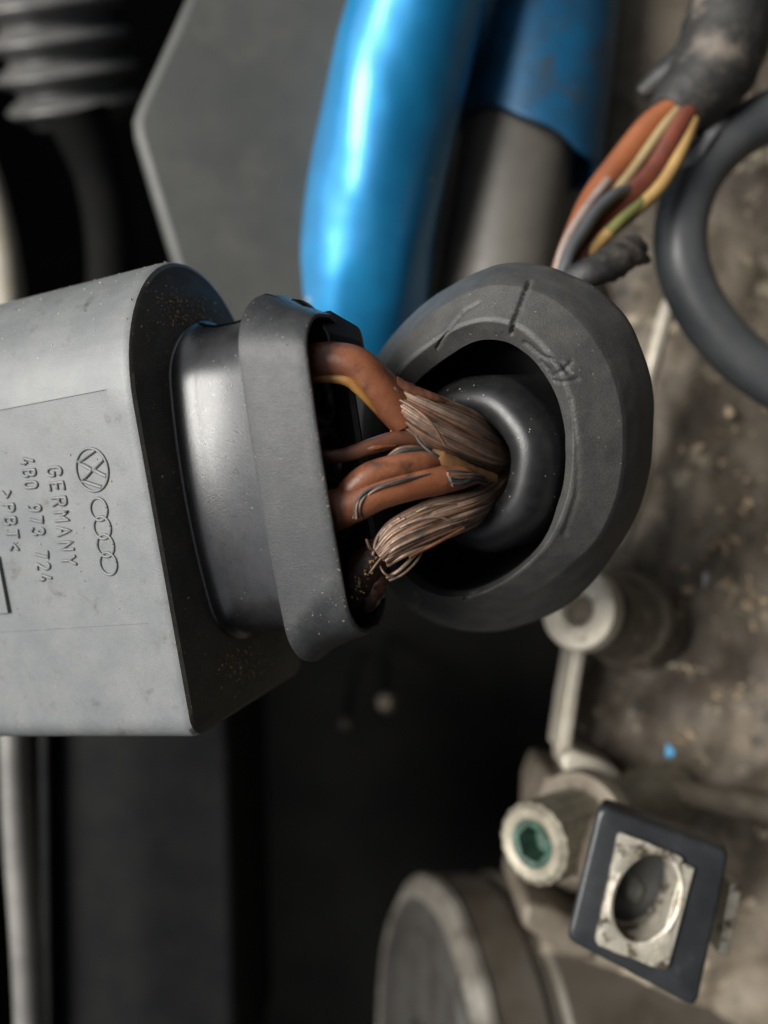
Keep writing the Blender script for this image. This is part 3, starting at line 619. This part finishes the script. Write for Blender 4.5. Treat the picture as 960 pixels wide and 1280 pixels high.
front = np.arange(len(V)) // NB
sel = (front >= 12) & (front <= 70)
for L, wd, dp_ in cracks:
    pl_ = resample(np.array(L, float), 60, closed=False) + np.random.uniform(-.7, .7, (60, 2))
    d = np.min(np.linalg.norm(px[:, None, :] - pl_[None], axis=2), axis=1)
    V -= Nr * (dp_ * np.exp(-(d / wd) ** 2) * sel)[:, None]
lump = np.array([mn.noise(Vector(v * 2.3)) * 0.012 + mn.noise(Vector(v * 7)) * 0.003 for v in V]); V += Nr * lump[:, None]
bt = thing('rubber_boot', 'split dark rubber boot with a wide oval mouth and a sleeve the wires run into', 'rubber boot', Bc - Bn * 1.5)
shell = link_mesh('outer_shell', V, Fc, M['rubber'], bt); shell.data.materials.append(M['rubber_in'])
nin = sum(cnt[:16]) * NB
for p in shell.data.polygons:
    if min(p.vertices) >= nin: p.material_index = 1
Bs = nrm((-0.60, -0.12, 0.79)); sc0 = P(592, 580, -0.55)
us = nrm(np.cross((0, 1, 0), Bs)); vs = np.cross(Bs, us)
prof = [(0.28, -0.9), (0.31, -0.30), (0.335, -0.12), (0.375, 0.0), (0.44, 0.07), (0.53, 0.09), (0.62, 0.06), (0.69, -0.02), (0.735, -0.14), (0.75, -0.28), (0.75, -0.9)]
pf = [tuple(p) for p in catmull([np.array(p) for p in prof], 4)]
wob = lambda j, a: 1 + 0.02 * math.sin(3 * a + 0.6) + 0.012 * math.sin(7 * a)
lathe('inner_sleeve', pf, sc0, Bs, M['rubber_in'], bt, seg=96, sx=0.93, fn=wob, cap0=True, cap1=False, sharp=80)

# ================================================================== THE BROKEN WIRES
mouth = sc0 - Bs * 0.10
def strands(parent, starts, mids, ends, n, mats, rad=0.0165, jit=0.012, seed=1, depth=0.0, last=None):
    """n fine copper wires fanning from the first curve to the last"""
    rnd = random.Random(seed)
    for i in range(n):
        u = i / (n - 1) if n > 1 else 0.5
        pick = lambda C: np.array([np.interp(u, np.linspace(0, 1, len(C)), [c[k] for c in C]) for k in range(3)])
        pts = []
        for j, C in enumerate((starts, *mids, ends, *([last] if last else []))):
            q = pick(C); dz = 0.045 * (1 - (2 * u - 1) ** 2)
            pts.append(P(q[0] + rnd.uniform(-1, 1) * jit * 60 * (0.6 if j else 1), q[1] + rnd.uniform(-1, 1) * jit * 110, q[2] + dz - depth + rnd.uniform(-.024, .020)))
        o = tube('strand', pts, rad * rnd.uniform(0.68, 1.12), M[rnd.choice(mats)], parent, seg=8, sub=7)
SM = ['strand', 'strand', 'strand', 'strand', 'strand_b', 'strand_b', 'strand_b']
# uppermost thick wire
w1 = thing('broken_wire', 'uppermost thick brown wire with a yellow stripe, its bare strands fanning into the boot', 'wire', P(500, 510, -.1), 'broken wires between plug and boot')
pA = [(345, 462, -.6), (368, 456, -.12), (388, 453, .08), (418, 452, .12), (446, 459, .12), (470, 482, .06), (490, 503, -.02), (506, 522, -.10)]
tube('insulation', px_path(pA), [0.147, 0.147, 0.147, 0.148, 0.150, 0.158, 0.158, 0.150], M['brown'], w1, seg=32, sub=12)
tube('colour_stripe', px_path([(378, 474, .14), (410, 473, .18), (434, 475.5, .19), (448, 487, .17), (462, 502, .11), (474, 516, .03)]), [0.028, 0.034, 0.046, 0.04, 0.034, 0.02], M['yellow'], w1, seg=12)
tube('torn_flap', px_path([(472, 506, .0), (478, 516, -.05), (484, 526, -.09), (484, 533, -.10)]), [0.05, 0.05, 0.035, 0.008], M['brown'], w1, seg=12, rough=0.14)
tube('torn_flap', px_path([(487, 480, .16), (493, 486, .145), (500, 492, .12)]), [0.008, 0.016, 0.006], M['white'], w1, seg=8)
for lay, dp_, mats, sd in ((0, 0.0, SM, 11), (1, 0.05, ['strand_b', 'strand_k', 'strand'], 12)):
    strands(w1, [(486, 472, .0), (480, 483, .03), (473, 492, .02), (468, 498, -.04)], [[(545, 496, -.06), (538, 512, .05), (528, 529, .05), (518, 546, -.06)], [(594, 516, -.28), (588, 537, -.12), (580, 556, -.10), (566, 570, -.2)]],
            [(620, 541, -.56), (624, 556, -.46), (624, 574, -.46), (616, 588, -.54)], 21 if lay == 0 else 15, mats, 0.0175, 0.010, sd, dp_, [(636, 556, -.95), (640, 563, -.9), (640, 571, -.9), (634, 580, -.95)])
tube('torn_flap', px_path([(494, 478, .09), (520, 490, .03), (545, 498, -.03), (565, 505, -.12)]), [0.05, 0.045, 0.03, 0.008], M['brown_dark'], w1, seg=12, rough=0.1)
# thin wire
w2 = thing('broken_wire', 'thinnest brown wire, second from the top, scraped along its side', 'wire', P(470, 560, -.1), 'broken wires between plug and boot')
tube('insulation', px_path([(350, 574, -.5), (376, 573, -.15), (398, 572, .04), (430, 569, .06), (465, 558, .03), (500, 549, -.05), (530, 553, -.16), (560, 570, -.32)]), [0.055, 0.055, 0.055, 0.056, 0.064, 0.072, 0.07, 0.06], M['brown_dark'], w2, seg=20)
tube('torn_flap', px_path([(452, 562, .085), (472, 559, .085), (495, 557, .03)]), [0.012, 0.018, 0.006], M['brown'], w2, seg=8, rough=0.2)
strands(w2, [(484, 572, .0), (486, 578, .0)], [[(500, 561, .04), (504, 570, .04)], [(525, 560, .0), (530, 570, .0)]], [(548, 572, -.12), (552, 580, -.12)], 4, ['strand_b', 'strand_k'], 0.017, 0.006, 21)
# split thick wire
w3 = thing('broken_wire', 'thick light brown wire in the middle, its insulation split lengthwise in two', 'wire', P(480, 610, -.1), 'broken wires between plug and boot')
tube('insulation', px_path([(360, 668, -.7), (382, 655, -.15), (408, 642, .08), (440, 630, .12), (475, 616, .13), (515, 606, .08), (550, 600, .0), (578, 597, -.10), (600, 598, -.26)]), [0.16, 0.16, 0.163, 0.15, 0.128, 0.12, 0.115, 0.09, 0.03], M['brown'], w3, seg=32, sub=12)
tube('torn_insulation', px_path([(425, 630, .09), (442, 610, .14), (465, 594, .15), (500, 583, .11), (528, 579, .04), (546, 577, -.03)]), [0.08, 0.105, 0.108, 0.10, 0.092, 0.07], M['brown'], w3, seg=28, sub=10, round_end=True)
strands(w3, [(440, 648, .195), (453, 648, .20)], [[(441, 630, .225), (455, 628, .235)], [(456, 613, .235), (470, 613, .235)], [(488, 602, .215), (496, 604, .205)]], [(536, 591, .08), (540, 594, .07)], 8, ['strand_k', 'strand_b', 'strand_b'], 0.0115, 0.003, 31)
strands(w3, [(558, 590, .08), (566, 606, .10)], [[(574, 590, .02), (580, 606, .03)], [(590, 592, -.10), (594, 602, -.10)]], [(606, 592, -.34), (608, 606, -.34)], 8, ['strand_k', 'strand_b'], 0.017, 0.008, 32)
# lowest wire
w4 = thing('broken_wire', 'lowest wire, burnt black insulation with pale bare strands running into the boot', 'wire', P(470, 690, -.2), 'broken wires between plug and boot')
tube('burnt_insulation', px_path([(380, 790, -.5), (410, 768, -.3), (436, 740, -.15), (455, 712, -.10), (472, 690, -.10), (484, 676, -.14)]), [0.17, 0.18, 0.175, 0.16, 0.12, 0.07], M['burnt'], w4, seg=28, sub=10, rough=0.05)
tube('melted_lump', px_path([(440, 770, -.2), (460, 750, -.12), (470, 725, -.12), (480, 706, -.18)]), [0.05, 0.09, 0.11, 0.05], M['burnt'], w4, seg=18, rough=0.14, round_end=True)
for lay, dp_, mats, sd in ((0, 0.0, ['strand', 'strand', 'strand', 'strand', 'strand_b', 'strand_b'], 41), (1, 0.05, ['strand_b', 'strand_k', 'strand'], 42)):
    strands(w4, [(466, 682, .0), (471, 690, .03), (478, 698, .03), (485, 706, -.02)], [[(488, 652, .02), (494, 668, .09), (500, 681, .08), (508, 692, .0)], [(540, 626, -.04), (543, 644, .03), (546, 660, .01), (550, 674, -.07)], [(588, 616, -.22), (590, 630, -.15), (590, 645, -.15), (588, 659, -.22)]],
            [(612, 604, -.52), (616, 617, -.46), (614, 632, -.46), (606, 646, -.52)], 17 if lay == 0 else 13, mats, 0.0172, 0.010, sd, dp_, [(632, 590, -.92), (636, 596, -.88), (634, 606, -.88), (626, 614, -.92)])
strands(w4, [(483, 722, -.05), (486, 726, -.06)], [[(500, 712, -.05), (503, 718, -.06)], [(518, 694, -.06), (520, 702, -.1)]], [(524, 684, -.09), (528, 688, -.14)], 2, ['strand'], 0.018, 0.003, 43)
strands(w4, [(512, 697, .06)], [[(528, 688, .05)], [(548, 678, .02)]], [(580, 660, -.1)], 1, ['strand_c'], 0.016, 0.003, 44)
strands(w4, [(500, 680, .1), (540, 655, .08)], [[(520, 672, .1), (556, 650, .03)], [(540, 664, .06), (570, 646, -.04)]], [(556, 658, .02), (588, 640, -.14)], 2, ['strand_c'], 0.010, 0.004, 45)
strands(w4, [(466, 694, .06), (470, 690, .06)], [[(470, 676, .05), (476, 674, .05)], [(480, 660, .06), (486, 660, .06)]], [(500, 648, .05), (506, 648, .06)], 2, ['strand'], 0.014, 0.004, 46)
strands(w1, [(500, 500, .10)], [[(520, 512, .12)], [(540, 530, .10)]], [(556, 556, .02)], 1, ['strand_b'], 0.012, 0.003, 51)
strands(w1, [(520, 546, .0)], [[(528, 556, .02)], [(542, 568, .0)]], [(560, 576, -.06)], 1, ['strand_k'], 0.014, 0.003, 52)
strands(w1, [(486, 512, -.02), (488, 516, -.04)], [[(492, 526, -.04), (490, 530, -.06)], [(498, 540, -.08), (488, 543, -.1)]], [(510, 550, -.12), (484, 552, -.14)], 2, ['strand_c', 'strand_k'], 0.011, 0.003, 53)
strands(w4, [(500, 660, .12), (520, 640, .08)], [[(520, 650, .15), (540, 632, .1)], [(545, 646, .12), (560, 630, .04)]], [(562, 650, .05), (578, 632, -.06)], 2, ['strand_b', 'strand'], 0.012, 0.004, 54)
strands(w4, [(470, 690, .06), (476, 698, .04), (474, 704, .02)], [[(462, 684, .07), (468, 708, .05), (480, 716, .02)]], [(458, 674, .06), (462, 716, .05), (492, 722, -.02)], 3, ['strand', 'strand_b'], 0.012, 0.004, 55)
# ochre sliver
sv = tube('insulation_sliver', px_path([(540, 563, .02), (552, 572, .02), (572, 582, -.06), (596, 592, -.2), (620, 598, -.38)]), [0.02, 0.058, 0.062, 0.052, 0.035], M['ochre'], seg=14, flat=0.5, rough=0.06)
tag(sv, 'torn ochre sliver of insulation bridging the two bare strand bundles', 'insulation scrap')
# clear melted thread under the upper wire
tag(tube('black_wire', px_path([(400, 700, -.5), (425, 672, -.35), (442, 650, -.25), (450, 620, -.2), (460, 600, -.3)]), 0.045, M['seal'], seg=14), 'thin black wire behind the split brown wire', 'wire')

# ================================================================== GRIT AND CHIPS
V, Fc = [], []
rnd = random.Random(5)
def crumb(p, r):
    b = len(V); k = [Vector((rnd.gauss(0, 1), rnd.gauss(0, 1), rnd.gauss(0, 1))).normalized() * r * rnd.uniform(.6, 1.2) for _ in range(6)]
    bm = bmesh.new(); 
    for q in k: bm.verts.new(Vector(p) + q)
    bmesh.ops.convex_hull(bm, input=bm.verts[:]); bm.verts.index_update()
    for v in bm.verts: V.append(np.array(v.co))
    for f in bm.faces: Fc.append(tuple(v.index + b for v in f.verts))
    bm.free()
for i in range(150):
    a = -rnd.uniform(0.1, 2.4); w = rnd.uniform(-1.3, 1.2); crumb(loc(a, w, -0.014), rnd.uniform(0.004, 0.011))
for i in range(90):                                        # along the rounded top edge
    a = -rnd.uniform(0, 2.2); t = rnd.uniform(0.4, 1.5); crumb(loc(a, 1.15 + 1.15 * math.sin(t), -0.92 + 0.92 * math.cos(t)), rnd.uniform(0.004, 0.012))
for i in range(620):                                       # on the end face
    x, y = (rnd.gauss(228, 20), rnd.gauss(395, 24)) if i < 340 else ((rnd.gauss(305, 16), rnd.gauss(830, 14)) if i < 540 else (rnd.uniform(180, 330), rnd.uniform(360, 860)))
    q = onplane(x, y, A_, O_) - O_; w, n = q @ W_, q @ N_
    if not (-1.4 < w < 2.1 and -1.6 < n < -0.12) or (-1.0 < w < 1.75 and n < -0.4): continue
    crumb(loc(0.003, w, n), rnd.choice([.004, .005, .006, .008, .013]))
for i in range(26):                                        # on the burnt wire
    pass
for i in range(60):                                        # on the collar
    a, w = rnd.uniform(0.9, 1.38), rnd.choice([rnd.gauss(-.5, .2), rnd.uniform(-.7, 1.4)]); crumb(loc(a, w, bow((w, -0.2)) - 0.002), rnd.uniform(0.003, 0.008))
for i in range(90):                                        # on the collar's worn rim
    w = rnd.choice([rnd.gauss(0.0, .3), rnd.uniform(-.6, 1.3)])
    if -.65 < w < 1.35: crumb(loc(1.394 + rnd.uniform(-.02, .004), w, bow((w, -0.2)) - 0.006), rnd.uniform(0.003, 0.009))
g = link_mesh('grit', V, Fc, M['grit'], smooth=False); tag(g, 'sandy grit specks scattered over the grey plug', 'grit', None, 'stuff')
bw = w4; VG, FG = V, Fc
V, Fc = [], []
for i in range(34):                                        # amber flecks of corrosion on the burnt wire
    t = rnd.uniform(0, 1); x, y = 438 + 34 * t + rnd.gauss(0, 5), 752 - 62 * t + rnd.gauss(0, 6); crumb(P(x, y, 0.045 + 0.05 * math.sin(math.pi * t)), rnd.uniform(0.006, 0.018))
tag(link_mesh('corrosion_flecks', V, Fc, M['amber'], bw, smooth=False), None, None, None, 'stuff')
def chip(name, lab, x, y, z, r, mt):
    global V, Fc
    V, Fc = [], []; crumb(P(x, y, z), r); tag(link_mesh(name, V, Fc, M[mt], smooth=False), lab, 'chip')
V, Fc = [], []
for i in range(260):
    x, y = rnd.gauss(915, 45), rnd.gauss(720, 150)
    if x < 800: continue
    u = max(0, (x - 745) / 755) ** (1 / 1.4); crumb(P(x, y, zt(u, y) + rnd.uniform(-0.05, 0.1)), rnd.choice([.02, .02, .03, .03, .05, .09]))
tag(link_mesh('crusty_debris', V, Fc, M['grit'], smooth=False), 'pale crusty debris scattered over the engine block at the right edge', 'debris', None, 'stuff')
chip('paint_flake', 'bright blue flake lying on the engine block below the boot', 840, 937, -4.2, 0.10, 'crumb_blue')
chip('stone_chip', 'pale grey chip lying on the engine block right of the boot', 878, 725, -4.35, 0.12, 'crumb_grey')
